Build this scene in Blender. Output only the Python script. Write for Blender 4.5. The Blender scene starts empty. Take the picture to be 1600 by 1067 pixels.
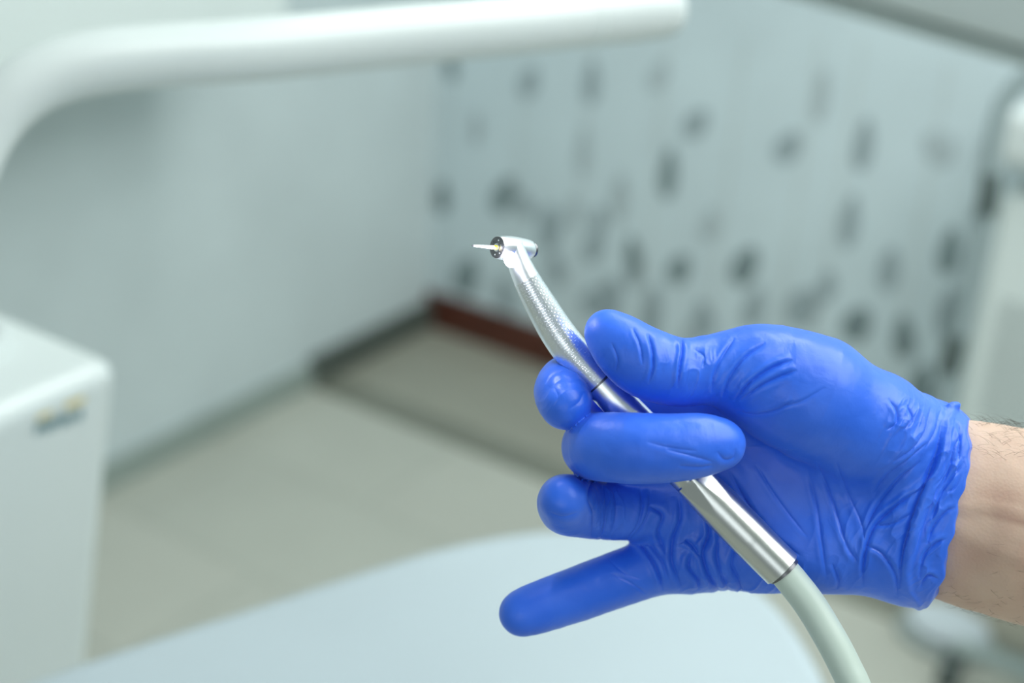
import bpy, bmesh, math, random
import numpy as np
from mathutils import Vector, Matrix

PI = math.pi
sc = bpy.context.scene
COL = sc.collection

# ------------------------------------------------------------------ camera
FPX = 2222.2                    # focal length in pixels at 1600 wide (50 mm on 36 mm)
CAM = Vector((0.0, 0.0, 1.45))
YAW, PITCH, ROLL = math.radians(33.4), math.radians(25.0), math.radians(3.5)
fwd = Vector((-math.sin(YAW) * math.cos(PITCH), math.cos(YAW) * math.cos(PITCH), -math.sin(PITCH)))
r0 = Vector((math.cos(YAW), math.sin(YAW), 0))
u0 = r0.cross(fwd)
cr = r0 * math.cos(ROLL) + u0 * math.sin(ROLL)
cu = u0 * math.cos(ROLL) - r0 * math.sin(ROLL)
CM = Matrix(((cr.x, cu.x, -fwd.x, CAM.x), (cr.y, cu.y, -fwd.y, CAM.y), (cr.z, cu.z, -fwd.z, CAM.z), (0, 0, 0, 1)))
cd = bpy.data.cameras.new('camera')
cam = bpy.data.objects.new('camera', cd)
COL.objects.link(cam)
cam.matrix_world = CM
cd.lens = 50; cd.sensor_width = 36; cd.clip_start = 0.02; cd.clip_end = 60
cd.dof.use_dof = True; cd.dof.focus_distance = 0.510; cd.dof.aperture_fstop = 4.4
sc.camera = cam

# ------------------------------------------------------------------ light and exposure
sc.view_settings.view_transform = 'Standard'
sc.view_settings.look = 'None'
sc.view_settings.gamma = 1
sc.view_settings.use_curve_mapping = False
sc.view_settings.exposure = 0.12
w = bpy.data.worlds.new('room_daylight'); sc.world = w; w.use_nodes = True
w.node_tree.nodes['Background'].inputs[0].default_value = (0.80, 0.95, 0.97, 1)
# daylight from the rest of the room: paler above, dimmer from the floor side
_t = w.node_tree; _g = _t.nodes.new('ShaderNodeTexCoord'); _s = _t.nodes.new('ShaderNodeSeparateXYZ'); _m = _t.nodes.new('ShaderNodeMapRange')
_t.links.new(_g.outputs['Generated'], _s.inputs[0]); _t.links.new(_s.outputs[2], _m.inputs[0])
_m.inputs[1].default_value = -0.5; _m.inputs[2].default_value = 0.45; _m.inputs[3].default_value = 0.10; _m.inputs[4].default_value = 0.58
_t.links.new(_m.outputs[0], _t.nodes['Background'].inputs[1])


def area(name, loc, target, sx, sy, power, color):
    l = bpy.data.lights.new(name, 'AREA'); l.shape = 'RECTANGLE'; l.size = sx; l.size_y = sy
    l.energy = power; l.color = color
    o = bpy.data.objects.new(name, l); COL.objects.link(o); o.location = loc
    o.rotation_euler = (Vector(target) - Vector(loc)).to_track_quat('-Z', 'Y').to_euler()
    return o


area('ceiling_panel_light', (0.9, 0.75, 2.66), (0.9, 0.75, 0), 1.7, 1.2, 30, (0.95, 1.0, 0.98))
area('ceiling_panel_light_far', (-0.3, 1.6, 2.66), (-0.3, 1.6, 0), 1.2, 0.6, 21, (0.95, 1.0, 0.98))
area('added_light_right', (1.2, 1.9, 2.66), (1.2, 1.9, 0), 1.2, 0.6, 16, (0.95, 1.0, 0.98))  # unseen light added on the right to brighten the back of the room
area('rear_fill_light', (0.6, -1.9, 1.9), (-0.5, 0.8, 1.0), 1.8, 1.3, 9, (0.90, 0.97, 1.0))  # unseen fill light placed behind the camera

# ------------------------------------------------------------------ pixel helpers (return real 3D points)


def ray(px, py):
    return (fwd * 1.0 + cr * ((px - 800) / FPX) - cu * ((py - 533.5) / FPX))


def at(px, py, d):                      # world point at camera depth d
    return CAM + ray(px, py) * d


def on_z(px, py, z):
    r = ray(px, py); return CAM + r * ((z - CAM.z) / r.z)


def on_x(px, py, x):
    r = ray(px, py); return CAM + r * ((x - CAM.x) / r.x)


def on_y(px, py, y):
    r = ray(px, py); return CAM + r * ((y - CAM.y) / r.y)


# ------------------------------------------------------------------ materials
def lin(r, g, b):
    f = lambda c: (c / 255 / 12.92) if c / 255 <= 0.04045 else ((c / 255 + 0.055) / 1.055) ** 2.4
    return (f(r), f(g), f(b), 1)


class NT:
    def __init__(s, name):
        s.m = bpy.data.materials.new(name); s.m.use_nodes = True
        s.t = s.m.node_tree; s.b = s.t.nodes['Principled BSDF']

    def n(s, typ, **kw):
        nd = s.t.nodes.new(typ)
        for k, v in kw.items():
            if k.startswith('_'): setattr(nd, k[1:], v)
            else: nd.inputs[k.replace('__', ' ')].default_value = v
        return nd

    def l(s, a, b): s.t.links.new(a, b)

    def ramp(s, fac, stops):
        r = s.t.nodes.new('ShaderNodeValToRGB')
        e = r.color_ramp.elements
        e[0].position, e[0].color = stops[0]
        e[1].position, e[1].color = stops[-1]
        for p, c in stops[1:-1]:
            x = e.new(p); x.color = c
        s.l(fac, r.inputs[0]); return r

    def bump(s, h, strength, dist=0.001, prev=None):
        b = s.n('ShaderNodeBump', Strength=strength, Distance=dist)
        s.l(h, b.inputs['Height'])
        if prev: s.l(prev.outputs[0], b.inputs['Normal'])
        s.l(b.outputs[0], s.b.inputs['Normal']); return b


def plain(name, col, rough=0.5, metal=0.0, var=0.04, scale=6.0, spec=0.5, coat=0.0):
    t = NT(name)
    tc = t.n('ShaderNodeTexCoord'); nz = t.n('ShaderNodeTexNoise', Scale=scale, Detail=3.0)
    t.l(tc.outputs['Object'], nz.inputs['Vector'])
    a = tuple(c * (1 - var) for c in col[:3]) + (1,)
    b = tuple(min(1, c * (1 + var)) for c in col[:3]) + (1,)
    r = t.ramp(nz.outputs[0], [(0.3, a), (0.7, b)])
    t.l(r.outputs[0], t.b.inputs['Base Color'])
    t.b.inputs['Roughness'].default_value = rough
    t.b.inputs['Metallic'].default_value = metal
    t.b.inputs['Specular IOR Level'].default_value = spec
    t.b.inputs['Coat Weight'].default_value = coat
    return t.m


def emit(name, col, strength):
    t = NT(name)
    t.b.inputs['Emission Color'].default_value = col
    t.b.inputs['Emission Strength'].default_value = strength
    return t.m


M = {}
M['wall'] = plain('painted_wall', lin(206, 217, 219), 0.7)
M['wall2'] = plain('pale_wallpaper', lin(212, 226, 231), 0.7)
M['leaf1'] = plain('grey_leaf_print', lin(132, 148, 151), 0.7, var=0.15, scale=20)
M['leaf2'] = plain('light_grey_leaf_print', lin(160, 174, 179), 0.7, var=0.1, scale=20)
M['leaf3'] = plain('pale_leaf_print', lin(184, 196, 200), 0.7, var=0.1, scale=20)
M['stem'] = plain('leaf_stem_print', lin(204, 214, 215), 0.7)
M['ceil'] = plain('ceiling_paint', lin(225, 232, 230), 0.8)
M['brown'] = plain('dark_brown_skirting', lin(88, 44, 32), 0.35, var=0.2, scale=30)
M['greybase'] = plain('grey_green_skirting', lin(150, 162, 156), 0.5)
M['darkbase'] = plain('dark_grey_skirting', lin(84, 92, 86), 0.5)
M['white'] = plain('white_enamel', lin(216, 223, 222), 0.35, var=0.01, coat=0.2)
M['offwhite'] = plain('offwhite_plastic', lin(222, 230, 228), 0.4, var=0.02)
M['uphol'] = plain('pale_upholstery', lin(176, 188, 194), 0.55, var=0.02)
M['grey'] = plain('grey_plastic', lin(120, 132, 134), 0.45)
M['dark'] = plain('dark_plastic', lin(78, 90, 88), 0.45)
M['yellow'] = plain('yellow_print', lin(222, 205, 150), 0.5)
M['teal'] = plain('teal_print', lin(60, 118, 128), 0.5)
M['seam'] = plain('grey_seam', lin(176, 186, 184), 0.6)


def floor_mat():
    t = NT('beige_floor_tiles')
    tc = t.n('ShaderNodeTexCoord')
    mp = t.n('ShaderNodeMapping')
    t.l(tc.outputs['Object'], mp.inputs['Vector'])
    br = t.n('ShaderNodeTexBrick', Scale=1.0)
    br.inputs['Color1'].default_value = lin(197, 197, 186)
    br.inputs['Color2'].default_value = lin(192, 193, 182)
    br.inputs['Mortar'].default_value = lin(184, 185, 174)
    br.inputs['Mortar Size'].default_value = 0.006
    br.inputs['Brick Width'].default_value = 0.6
    br.inputs['Row Height'].default_value = 0.3
    t.l(mp.outputs[0], br.inputs['Vector'])
    nz = t.n('ShaderNodeTexNoise', Scale=3.0, Detail=4.0)
    t.l(tc.outputs['Object'], nz.inputs['Vector'])
    r = t.ramp(nz.outputs[0], [(0.3, (0.9, 0.9, 0.9, 1)), (0.7, (1, 1, 1, 1))])
    mx = t.n('ShaderNodeMix', _data_type='RGBA', _blend_type='MULTIPLY')
    mx.inputs[0].default_value = 1
    t.l(br.outputs['Color'], mx.inputs[6]); t.l(r.outputs[0], mx.inputs[7])
    t.l(mx.outputs[2], t.b.inputs['Base Color'])
    t.b.inputs['Roughness'].default_value = 0.40
    t.bump(br.outputs['Fac'], 0.2, 0.002)
    return t.m


M['floor'] = floor_mat()
M['floor_shade'] = plain('floor_shade_paint', lin(158, 157, 144), 0.45, var=0.05)  # shadow on the floor, put into the colour
M['shade_edge'] = plain('shade_edge_paint', lin(128, 130, 118), 0.45)  # darker front edge of the painted floor shadow


def glove_mat():
    t = NT('blue_nitrile')
    tc = t.n('ShaderNodeTexCoord')
    nz = t.n('ShaderNodeTexNoise', Scale=60.0, Detail=3.0)
    t.l(tc.outputs['Object'], nz.inputs['Vector'])
    r = t.ramp(nz.outputs[0], [(0.35, (0.018, 0.135, 0.80, 1)), (0.65, (0.036, 0.165, 0.86, 1))])
    t.l(r.outputs[0], t.b.inputs['Base Color'])
    n2 = t.n('ShaderNodeTexNoise', Scale=55.0, Detail=2.0)
    t.l(tc.outputs['Object'], n2.inputs['Vector'])
    rr = t.n('ShaderNodeMapRange'); rr.inputs[1].default_value = 0.35; rr.inputs[2].default_value = 0.7
    rr.inputs[3].default_value = 0.36; rr.inputs[4].default_value = 0.50
    t.l(n2.outputs[0], rr.inputs[0]); t.l(rr.outputs[0], t.b.inputs['Roughness'])
    t.b.inputs['Specular IOR Level'].default_value = 0.55
    t.b.inputs['Sheen Weight'].default_value = 0.12
    t.b.inputs['Sheen Tint'].default_value = (0.55, 0.65, 1, 1)
    t.b.inputs['Sheen Roughness'].default_value = 0.5
    t.b.inputs['Subsurface Weight'].default_value = 0.0
    fine = t.n('ShaderNodeTexNoise', Scale=900.0, Detail=2.0)
    t.l(tc.outputs['Object'], fine.inputs['Vector'])
    b1 = t.bump(fine.outputs[0], 0.12, 0.0003)
    wr = t.n('ShaderNodeTexNoise', Scale=110.0, Detail=4.0, Distortion=1.2)
    t.l(tc.outputs['Object'], wr.inputs['Vector'])
    t.bump(wr.outputs[0], 0.16, 0.0014, b1)
    return t.m


def skin_mat():
    t = NT('forearm_skin')
    tc = t.n('ShaderNodeTexCoord')
    nz = t.n('ShaderNodeTexNoise', Scale=45.0, Detail=4.0)
    t.l(tc.outputs['Object'], nz.inputs['Vector'])
    r = t.ramp(nz.outputs[0], [(0.3, lin(196, 160, 142)), (0.5, lin(206, 174, 154)), (0.7, lin(212, 182, 162))])
    at_ = t.n('ShaderNodeAttribute', _attribute_name='vein')
    mx = t.n('ShaderNodeMix', _data_type='RGBA')
    mx.inputs[7].default_value = lin(170, 120, 104)
    t.l(at_.outputs['Fac'], mx.inputs[0]); t.l(r.outputs[0], mx.inputs[6])
    t.l(mx.outputs[2], t.b.inputs['Base Color'])
    t.b.inputs['Roughness'].default_value = 0.55
    t.b.inputs['Subsurface Weight'].default_value = 0.12
    t.b.inputs['Subsurface Radius'].default_value = (0.008, 0.003, 0.0015)
    t.b.inputs['Subsurface Scale'].default_value = 0.6
    v = t.n('ShaderNodeTexVoronoi', Scale=900.0)
    t.l(tc.outputs['Object'], v.inputs['Vector'])
    t.bump(v.outputs[0], 0.15, 0.0004)
    return t.m


def metal_mat(name, col, rough, knurl=False):
    t = NT(name)
    t.b.inputs['Metallic'].default_value = 1.0
    t.b.inputs['Base Color'].default_value = col
    t.b.inputs['Roughness'].default_value = rough
    tc = t.n('ShaderNodeTexCoord')
    nz = t.n('ShaderNodeTexNoise', Scale=400.0, Detail=3.0)
    t.l(tc.outputs['UV'], nz.inputs['Vector'])
    b = t.bump(nz.outputs[0], 0.05, 0.0002)
    if knurl:                     # rows of small overlapping scales (UV in millimetres)
        uv = tc.outputs['UV']
        sep = t.n('ShaderNodeSeparateXYZ'); t.l(uv, sep.inputs[0])

        def mth(op, a, b_=None):
            m = t.n('ShaderNodeMath', _operation=op)
            for i, x in enumerate((a, b_)):
                if x is None: continue
                if isinstance(x, (int, float)): m.inputs[i].default_value = x
                else: t.l(x, m.inputs[i])
            return m.outputs[0]
        hs = []
        for off in (0.0, 0.5):
            a = mth('SUBTRACT', mth('FRACT', mth('ADD', mth('MULTIPLY', sep.outputs[0], 1 / 1.9), off)), 0.5)
            c = mth('FRACT', mth('ADD', mth('MULTIPLY', sep.outputs[1], 1 / 1.9), off))
            d = mth('SQRT', mth('ADD', mth('MULTIPLY', a, a), mth('MULTIPLY', mth('MULTIPLY', c, c), 0.45)))
            hs.append(mth('MULTIPLY', mth('LESS_THAN', d, 0.5), mth('SUBTRACT', 1.0, c)))
        h = mth('MULTIPLY', mth('MAXIMUM', hs[0], hs[1]), mth('GREATER_THAN', sep.outputs[1], 13.0))
        t.bump(h, 0.8, 0.00042, b)
    return t.m


M['glove'] = glove_mat()
M['skin'] = skin_mat()
M['hair'] = plain('dark_hair', lin(70, 55, 45), 0.6)
M['steel'] = metal_mat('satin_steel', (0.88, 0.90, 0.92, 1), 0.29)
M['knurl'] = metal_mat('scale_textured_steel', (0.88, 0.91, 0.94, 1), 0.29, True)
M['sleeve'] = metal_mat('brushed_nickel', (0.66, 0.67, 0.65, 1), 0.28)
M['darksteel'] = metal_mat('dark_steel', (0.20, 0.20, 0.21, 1), 0.35)
M['gold'] = plain('yellow_shank', lin(250, 215, 40), 0.3, metal=0.0)
M['bur'] = plain('white_bur_ceramic', lin(245, 245, 248), 0.3, var=0.01)
M['hose'] = plain('pale_green_rubber', lin(196, 210, 200), 0.42, var=0.02, scale=40)
M['led'] = emit('led_lens', (0.82, 0.80, 1, 1), 28)


# ------------------------------------------------------------------ object helpers
def tag(o, label=None, cat=None, group=None, kind=None):
    if label: o['label'] = label
    if cat: o['category'] = cat
    if group: o['group'] = group
    if kind: o['kind'] = kind
    return o


def thing(name, loc, label, cat, group=None):
    o = bpy.data.objects.new(name, None); COL.objects.link(o); o.location = loc
    o.empty_display_size = 0.05
    return tag(o, label, cat, group)


def link_mesh(name, me, mats, parent=None, smooth=True):
    o = bpy.data.objects.new(name, me); COL.objects.link(o)
    if not isinstance(mats, (list, tuple)): mats = [mats]
    for m in mats: me.materials.append(m)
    if smooth:
        me.polygons.foreach_set('use_smooth', [True] * len(me.polygons))
    if parent:
        o.parent = parent
        o.matrix_parent_inverse = Matrix.Translation(parent.location).inverted()
    return o


def bm_obj(name, bm, mats, parent=None, smooth=False, bevel=0.0, seg=3):
    me = bpy.data.meshes.new(name)
    bmesh.ops.recalc_face_normals(bm, faces=bm.faces)
    bm.to_mesh(me); bm.free()
    o = link_mesh(name, me, mats, parent, smooth or bevel > 0)
    if bevel > 0:
        md = o.modifiers.new('bevel', 'BEVEL'); md.width = bevel; md.segments = seg; md.limit_method = 'ANGLE'
        md.harden_normals = False
        md2 = o.modifiers.new('wn', 'WEIGHTED_NORMAL'); md2.keep_sharp = True
    return o


def add_box(bm, x0, x1, y0, y1, z0, z1, mi=0):
    vs = [bm.verts.new((x, y, z)) for z in (z0, z1) for (x, y) in ((x0, y0), (x1, y0), (x1, y1), (x0, y1))]
    for f in ((3, 2, 1, 0), (4, 5, 6, 7), (0, 1, 5, 4), (1, 2, 6, 5), (2, 3, 7, 6), (3, 0, 4, 7)):
        fc = bm.faces.new([vs[i] for i in f]); fc.material_index = mi


def box(name, b, mats, parent=None, bevel=0.0, seg=3):
    bm = bmesh.new(); add_box(bm, *b)
    return bm_obj(name, bm, mats, parent, bevel=bevel, seg=seg)


def catmull(pts, n):
    """pts: list of tuples of any length -> smooth resampled array (n per span)"""
    P = np.array(pts, float)
    P = np.vstack([2 * P[0] - P[1], P, 2 * P[-1] - P[-2]])
    out = []
    for i in range(1, len(P) - 2):
        for k in range(n):
            t = k / n
            a, b, c, d = P[i - 1], P[i], P[i + 1], P[i + 2]
            out.append(0.5 * (2 * b + (c - a) * t + (2 * a - 5 * b + 4 * c - d) * t * t + (3 * b - a - 3 * c + d) * t ** 3))
    out.append(P[-2])
    return np.array(out)


def sweep(path, radii, seg=32, rfun=None, cap=True, close_radius=None):
    """path Nx3, radii N -> mesh with UV (mm around, mm along). rfun(i,theta)->factor"""
    path = np.array(path, float); n = len(path)
    T = np.gradient(path, axis=0); T /= np.linalg.norm(T, axis=1)[:, None]
    ref = np.array([0.0, 0, 1]) if abs(T[0][2]) < 0.9 else np.array([1.0, 0, 0])
    N = np.cross(T[0], ref); N /= np.linalg.norm(N)
    verts = []; L = 0; Ls = []
    for i in range(n):
        if i: L += np.linalg.norm(path[i] - path[i - 1])
        Ls.append(L)
        N = N - T[i] * N.dot(T[i]); N /= np.linalg.norm(N)
        B = np.cross(T[i], N)
        for k in range(seg):
            a = 2 * PI * k / seg
            r = radii[i] * (rfun(i, a) if rfun else 1)
            verts.append(path[i] + N * math.cos(a) * r + B * math.sin(a) * r)
    faces = []; uvs = []
    rm = float(np.mean(radii))
    for i in range(n - 1):
        for k in range(seg):
            k2 = (k + 1) % seg
            faces.append((i * seg + k, i * seg + k2, (i + 1) * seg + k2, (i + 1) * seg + k))
            ua, ub = [2 * PI * rm * x / seg * 1000 for x in (k, k + 1)]
            uvs += [(ua, Ls[i] * 1000), (ub, Ls[i] * 1000), (ub, Ls[i + 1] * 1000), (ua, Ls[i + 1] * 1000)]
    if cap:
        faces.append(tuple(range(seg))[::-1]); uvs += [(0, 0)] * seg
        faces.append(tuple((n - 1) * seg + k for k in range(seg))); uvs += [(0, 0)] * seg
    me = bpy.data.meshes.new('sweep')
    me.from_pydata([tuple(v) for v in verts], [], faces)
    uv = me.uv_layers.new(name='UVMap')
    uv.data.foreach_set('uv', np.array(uvs, 'f').ravel())
    me.validate(); me.update()
    return me


def tube(name, pts, mats, parent=None, seg=24, sub=8, **kw):
    """pts (x,y,z,r) smoothed"""
    c = catmull(pts, sub) if sub > 1 else np.array(pts, float)
    me = sweep(c[:, :3], c[:, 3], seg, **kw); me.name = name
    o = link_mesh(name, me, mats, parent)
    try: me.set_sharp_from_angle(angle=math.radians(50))
    except Exception: pass
    return o


# ------------------------------------------------------------------ the room
corner = on_z(670, 508, 0)
XL, YB = corner.x, corner.y
ZC = 2.7


def struct(o):
    o['kind'] = 'structure'; return o


print('room corner', XL, YB)
struct(box('floor', (XL - 0.15, 3.6, -3.0, YB + 0.15, -0.1, 0), M['floor']))
# floor shadow along the back wall, painted as thin darker sheets with a dark edge
shade_y = on_z(600, 650, 0).y
t1 = struct(box('painted_shade_1', (XL, 3.6, shade_y + 0.07, YB, -0.001, 0.004), M['floor_shade']))
t2 = struct(box('painted_shade_2', (XL, 3.6, shade_y, shade_y + 0.07, -0.001, 0.006), M['shade_edge']))
struct(box('wall_left', (XL - 0.15, XL, -3.0, YB + 0.15, 0, ZC), M['wall']))
struct(box('ceiling', (XL - 0.15, 3.6, -3.0, YB + 0.15, ZC, ZC + 0.1), M['ceil']))
struct(box('baseboard_left', (XL, XL + 0.015, -3.0, shade_y, 0, 0.055), M['greybase']))
struct(box('baseboard_left', (XL, XL + 0.02, shade_y, YB - 0.014, 0.004, 0.07), M['darkbase']))
struct(box('baseboard_back', (XL, 3.6, YB - 0.014, YB, 0.004, 0.095), M['brown']))

# patterned back wall: leaves printed on the paper, placed as in the photograph
bm = bmesh.new()
add_box(bm, XL, 3.6, YB, YB + 0.15, 0, ZC)
rnd = random.Random(4)


def leaf(px, py, hw, hh, ang, mi, dy=0.0):
    c = on_y(px, py, YB)
    s = (c - CAM).length / FPX
    hw *= s * 1.0; hh *= s * 1.05
    ang = math.radians(ang)
    vs = []
    for k in range(18):
        a = 2 * PI * k / 18
        x = hw * math.cos(a) * (1 - 0.25 * math.sin(a)); z = hh * math.sin(a)
        vs.append(bm.verts.new((c.x + x * math.cos(ang) - z * math.sin(ang), YB - 0.0015 - dy, c.z + x * math.sin(ang) + z * math.cos(ang))))
    f = bm.faces.new(vs); f.material_index = mi


def stem(px, py0, py1):
    a = on_y(px, py0, YB); b = on_y(px, py1, YB)
    vs = [bm.verts.new((a.x + q, YB - 0.001, z)) for q, z in ((-0.003, a.z), (0.003, a.z), (0.003, b.z), (-0.003, b.z))]
    bm.faces.new(vs).material_index = 4


LEAVES = [(705, 105, 12, 20, 10, 1), (828, 128, 16, 26, -25, 2), (925, 128, 14, 34, 0, 2), (1030, 118, 15, 26, -25, 3),
          (1088, 193, 17, 27, -35, 2), (1045, 270, 15, 40, 0, 1), (912, 235, 13, 40, 0, 3), (1232, 230, 18, 28, -30, 2),
          (1283, 150, 12, 40, 0, 3), (1350, 225, 15, 40, 0, 2), (1470, 230, 28, 24, -40, 3), (1328, 345, 15, 42, 0, 2),
          (1484, 392, 17, 36, 0, 1), (692, 308, 14, 26, 0, 1), (788, 305, 18, 34, -25, 1), (820, 320, 15, 22, 30, 2),
          (970, 310, 15, 40, 0, 3), (862, 352, 20, 26, -30, 2), (930, 382, 16, 30, -15, 2), (990, 398, 15, 30, 15, 1),
          (1062, 420, 18, 26, -25, 1), (1165, 415, 20, 34, -20, 1), (730, 430, 22, 34, -20, 1), (790, 460, 18, 30, 20, 2),
          (1255, 480, 26, 34, -25, 2), (1340, 505, 22, 30, -20, 1), (1413, 525, 17, 34, 10, 1), (1390, 420, 16, 34, 0, 2),
          (1020, 480, 16, 36, 0, 2), (930, 470, 20, 28, -30, 2), (1100, 500, 18, 30, 10, 2), (1180, 480, 16, 34, -10, 2),
          (1545, 240, 15, 30, 0, 3), (1440, 600, 17, 34, 0, 1), (1290, 560, 18, 30, 20, 2), (745, 200, 10, 24, 0, 3),
          (1540, 330, 16, 26, -20, 2), (870, 420, 15, 26, 20, 2), (900, 330, 14, 24, 10, 3), (1110, 350, 14, 26, -10, 3),
          (1210, 545, 18, 28, 0, 2), (1000, 545, 15, 26, 0, 2)]
for i, l_ in enumerate(LEAVES):
    leaf(*l_, dy=0.00005 * i)
for i in range(90):                                       # the print goes on where the photograph does not look
    x = rnd.uniform(2.0, 3.5) if i % 2 else rnd.uniform(XL + 0.1, 3.5)
    z = rnd.uniform(0.2, 1.4) if i % 2 else rnd.uniform(0.15, 0.42)
    h_ = rnd.uniform(0.03, 0.06)
    vs = []
    for k in range(14):
        a = 2 * PI * k / 14
        vs.append(bm.verts.new((x + h_ * 0.5 * math.cos(a), YB - 0.0012 - 0.000005 * i, z + h_ * math.sin(a))))
    bm.faces.new(vs).material_index = rnd.choice((2, 2, 3))
for px, a, b in ((925, 60, 540), (1045, 60, 520), (1350, 60, 560), (1484, 100, 620), (820, 90, 500), (1165, 60, 560), (1283, 60, 540), (705, 60, 460)):
    stem(px, a, b)
struct(bm_obj('wall_back', bm, [M['wall2'], M['leaf1'], M['leaf2'], M['leaf3'], M['stem']]))

# ------------------------------------------------------------------ helper to make slabs with rounded outline


def slab(name, outline, z0, z1, mats, parent=None, bevel=0.01, seg=4):
    bm = bmesh.new()
    lo = [bm.verts.new((x, y, z0)) for x, y in outline]
    hi = [bm.verts.new((x, y, z1)) for x, y in outline]
    n = len(outline)
    bm.faces.new(lo[::-1]); bm.faces.new(hi)
    for i in range(n):
        j = (i + 1) % n
        bm.faces.new((lo[i], lo[j], hi[j], hi[i]))
    return bm_obj(name, bm, mats, parent, bevel=bevel, seg=seg)


# ------------------------------------------------------------------ white dental unit on the left
uc = at(194, 560, 1.10)                                  # its far right top corner
ux, uy, uz = uc.x, uc.y, uc.z
un = thing('dental_unit', (ux - 0.2, uy - 0.25, 0), 'white box-shaped dental unit with teal and yellow lettering at the left edge', 'dental unit')
bm = bmesh.new()
flare = 0.0
vs = []
for z, g in ((0.0, 0.10), (uz, 0.0)):
    for x, y in ((ux - 0.42, uy - 0.6), (ux - g, uy - 0.6), (ux - g, uy - g), (ux - 0.42, uy - g)):
        vs.append(bm.verts.new((x, y, z)))
for f in ((3, 2, 1, 0), (4, 5, 6, 7), (0, 1, 5, 4), (1, 2, 6, 5), (2, 3, 7, 6), (3, 0, 4, 7)):
    bm.faces.new([vs[i] for i in f])
bm_obj('housing', bm, M['white'], un, bevel=0.018, seg=6)
# shallow bowl rim on the top (just enters the frame)
bc = on_z(-95, 548, uz)
prof = [(0.052, 0.0), (0.052, 0.012), (0.045, 0.014), (0.040, 0.006), (0.02, 0.003), (0.0001, 0.002)]
bm = bmesh.new(); rings = []
for r_, z_ in prof:
    rings.append([bm.verts.new((bc.x + r_ * math.cos(2 * PI * k / 40), bc.y + r_ * math.sin(2 * PI * k / 40), uz + z_)) for k in range(40)])
for a, b in zip(rings, rings[1:]):
    for k in range(40): bm.faces.new((a[k], a[(k + 1) % 40], b[(k + 1) % 40], b[k]))
bm_obj('bowl', bm, M['white'], un, smooth=True)


# blurred lettering: a row of teal capitals with two pale yellow marks above (unreadable in the photograph)
def on_unit(px, py): return on_x(px, py, ux - 0.0)


a_, b_ = on_unit(58, 674), on_unit(134, 648)
hgt = abs(on_unit(95, 648).z - on_unit(95, 670).z)
bm = bmesh.new(); nL = 6
ldir = (b_ - a_); gx = 0.10


def quadx(y0, y1, z0, z1):
    xx = ux + 0.0008
    vsx = []
    for y, z in ((y0, z0), (y1, z0), (y1, z1), (y0, z1)):
        vsx.append(bm.verts.new((xx - gx * (1 - z / uz), y, z)))
    bm.faces.new(vsx)


for i in range(nL):
    y0 = a_.y + ldir.y * (i + 0.08) / nL; y1 = a_.y + ldir.y * (i + 0.86) / nL
    zc = a_.z + ldir.z * (i + 0.5) / nL
    st = (y1 - y0) * 0.3
    quadx(y0, y0 + st, zc - hgt * 0.45, zc + hgt * 0.45)
    if i % 2: quadx(y1 - st, y1, zc - hgt * 0.45, zc + hgt * 0.45)
    quadx(y0 + st, y1 - (st if i % 2 else 0), zc - hgt * 0.12, zc + hgt * 0.14)
    if i % 3 != 1: quadx(y0 + st, y1, zc + hgt * 0.25, zc + hgt * 0.45)
bm_obj('lettering', bm, M['teal'], un)
bm = bmesh.new()
for (px, py, q) in ((72, 650, 9), (119, 630, 12)):
    c = on_unit(px, py); s_ = q * 1.05 / FPX
    quadx(c.y - s_ * 1.6, c.y + s_ * 1.6, c.z - s_ * 0.55, c.z + s_ * 0.55)
tag(bm_obj('emblem', bm, M['yellow'], un), 'two pale yellow marks')

# ------------------------------------------------------------------ white bent tube arm, top left
ar = thing('lamp_arm', at(-30, 420, 0.86), 'thick white bent tube arm crossing the top left in front of the grey wall', 'arm')


def ap(px, py, d, rpx): p = at(px, py, d); return (p.x, p.y, p.z, rpx * d / FPX)


tube('curved_tube', [ap(-85, 620, 0.80, 50), ap(-80, 480, 0.80, 50), ap(-74, 380, 0.80, 50), ap(-62, 290, 0.80, 50), ap(-30, 212, 0.80, 50), ap(15, 155, 0.803, 50),
                     ap(75, 118, 0.81, 50), ap(150, 98, 0.82, 50), ap(250, 87, 0.835, 49), ap(400, 77, 0.86, 49),
                     ap(600, 58, 0.90, 47), ap(800, 40, 0.94, 45), ap(930, 26, 0.97, 44)], M['white'], ar, seg=48, sub=10)
tube('end_joint', [ap(922, 27, 0.968, 44.5), ap(990, 20, 0.984, 44.5), ap(1036, 14, 0.995, 44), ap(1048, 13, 0.998, 40), ap(1053, 12.6, 1.0, 28)], M['white'], ar, seg=48, sub=1)
tube('joint_ring', [ap(915, 28, 0.966, 45), ap(921, 27.4, 0.968, 45)], M['offwhite'], ar, seg=48, sub=1)
tube('mounting_post', [ap(-85, 600, 0.80, 56), ap(-87, 700, 0.80, 56)], M['offwhite'], ar, seg=40, sub=1)

# ------------------------------------------------------------------ wall cabinet, top left, behind the tube
wl = on_x(0, 105, XL); wr = on_x(190, 0, XL)
cb = thing('wall_cabinet', (XL + 0.16, wl.y, 1.2), 'pale blue-white wall cabinet high on the left wall above the white tube', 'cabinet')
zb = (wl.z + wr.z) / 2
box('body', (XL + 0.002, XL + 0.3, wl.y - 1.6, wl.y + 0.33, zb, zb + 0.7), M['offwhite'], cb, bevel=0.01)
box('door', (XL + 0.302, XL + 0.32, wl.y - 0.6, wl.y + 0.32, zb + 0.01, zb + 0.69), M['offwhite'], cb, bevel=0.004)
hp = on_x(285, -8, XL + 0.32)

# ------------------------------------------------------------------ patient chair along the lower edge


def pz(px, py, z): p = on_z(px, py, z); return (p.x, p.y)


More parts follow.
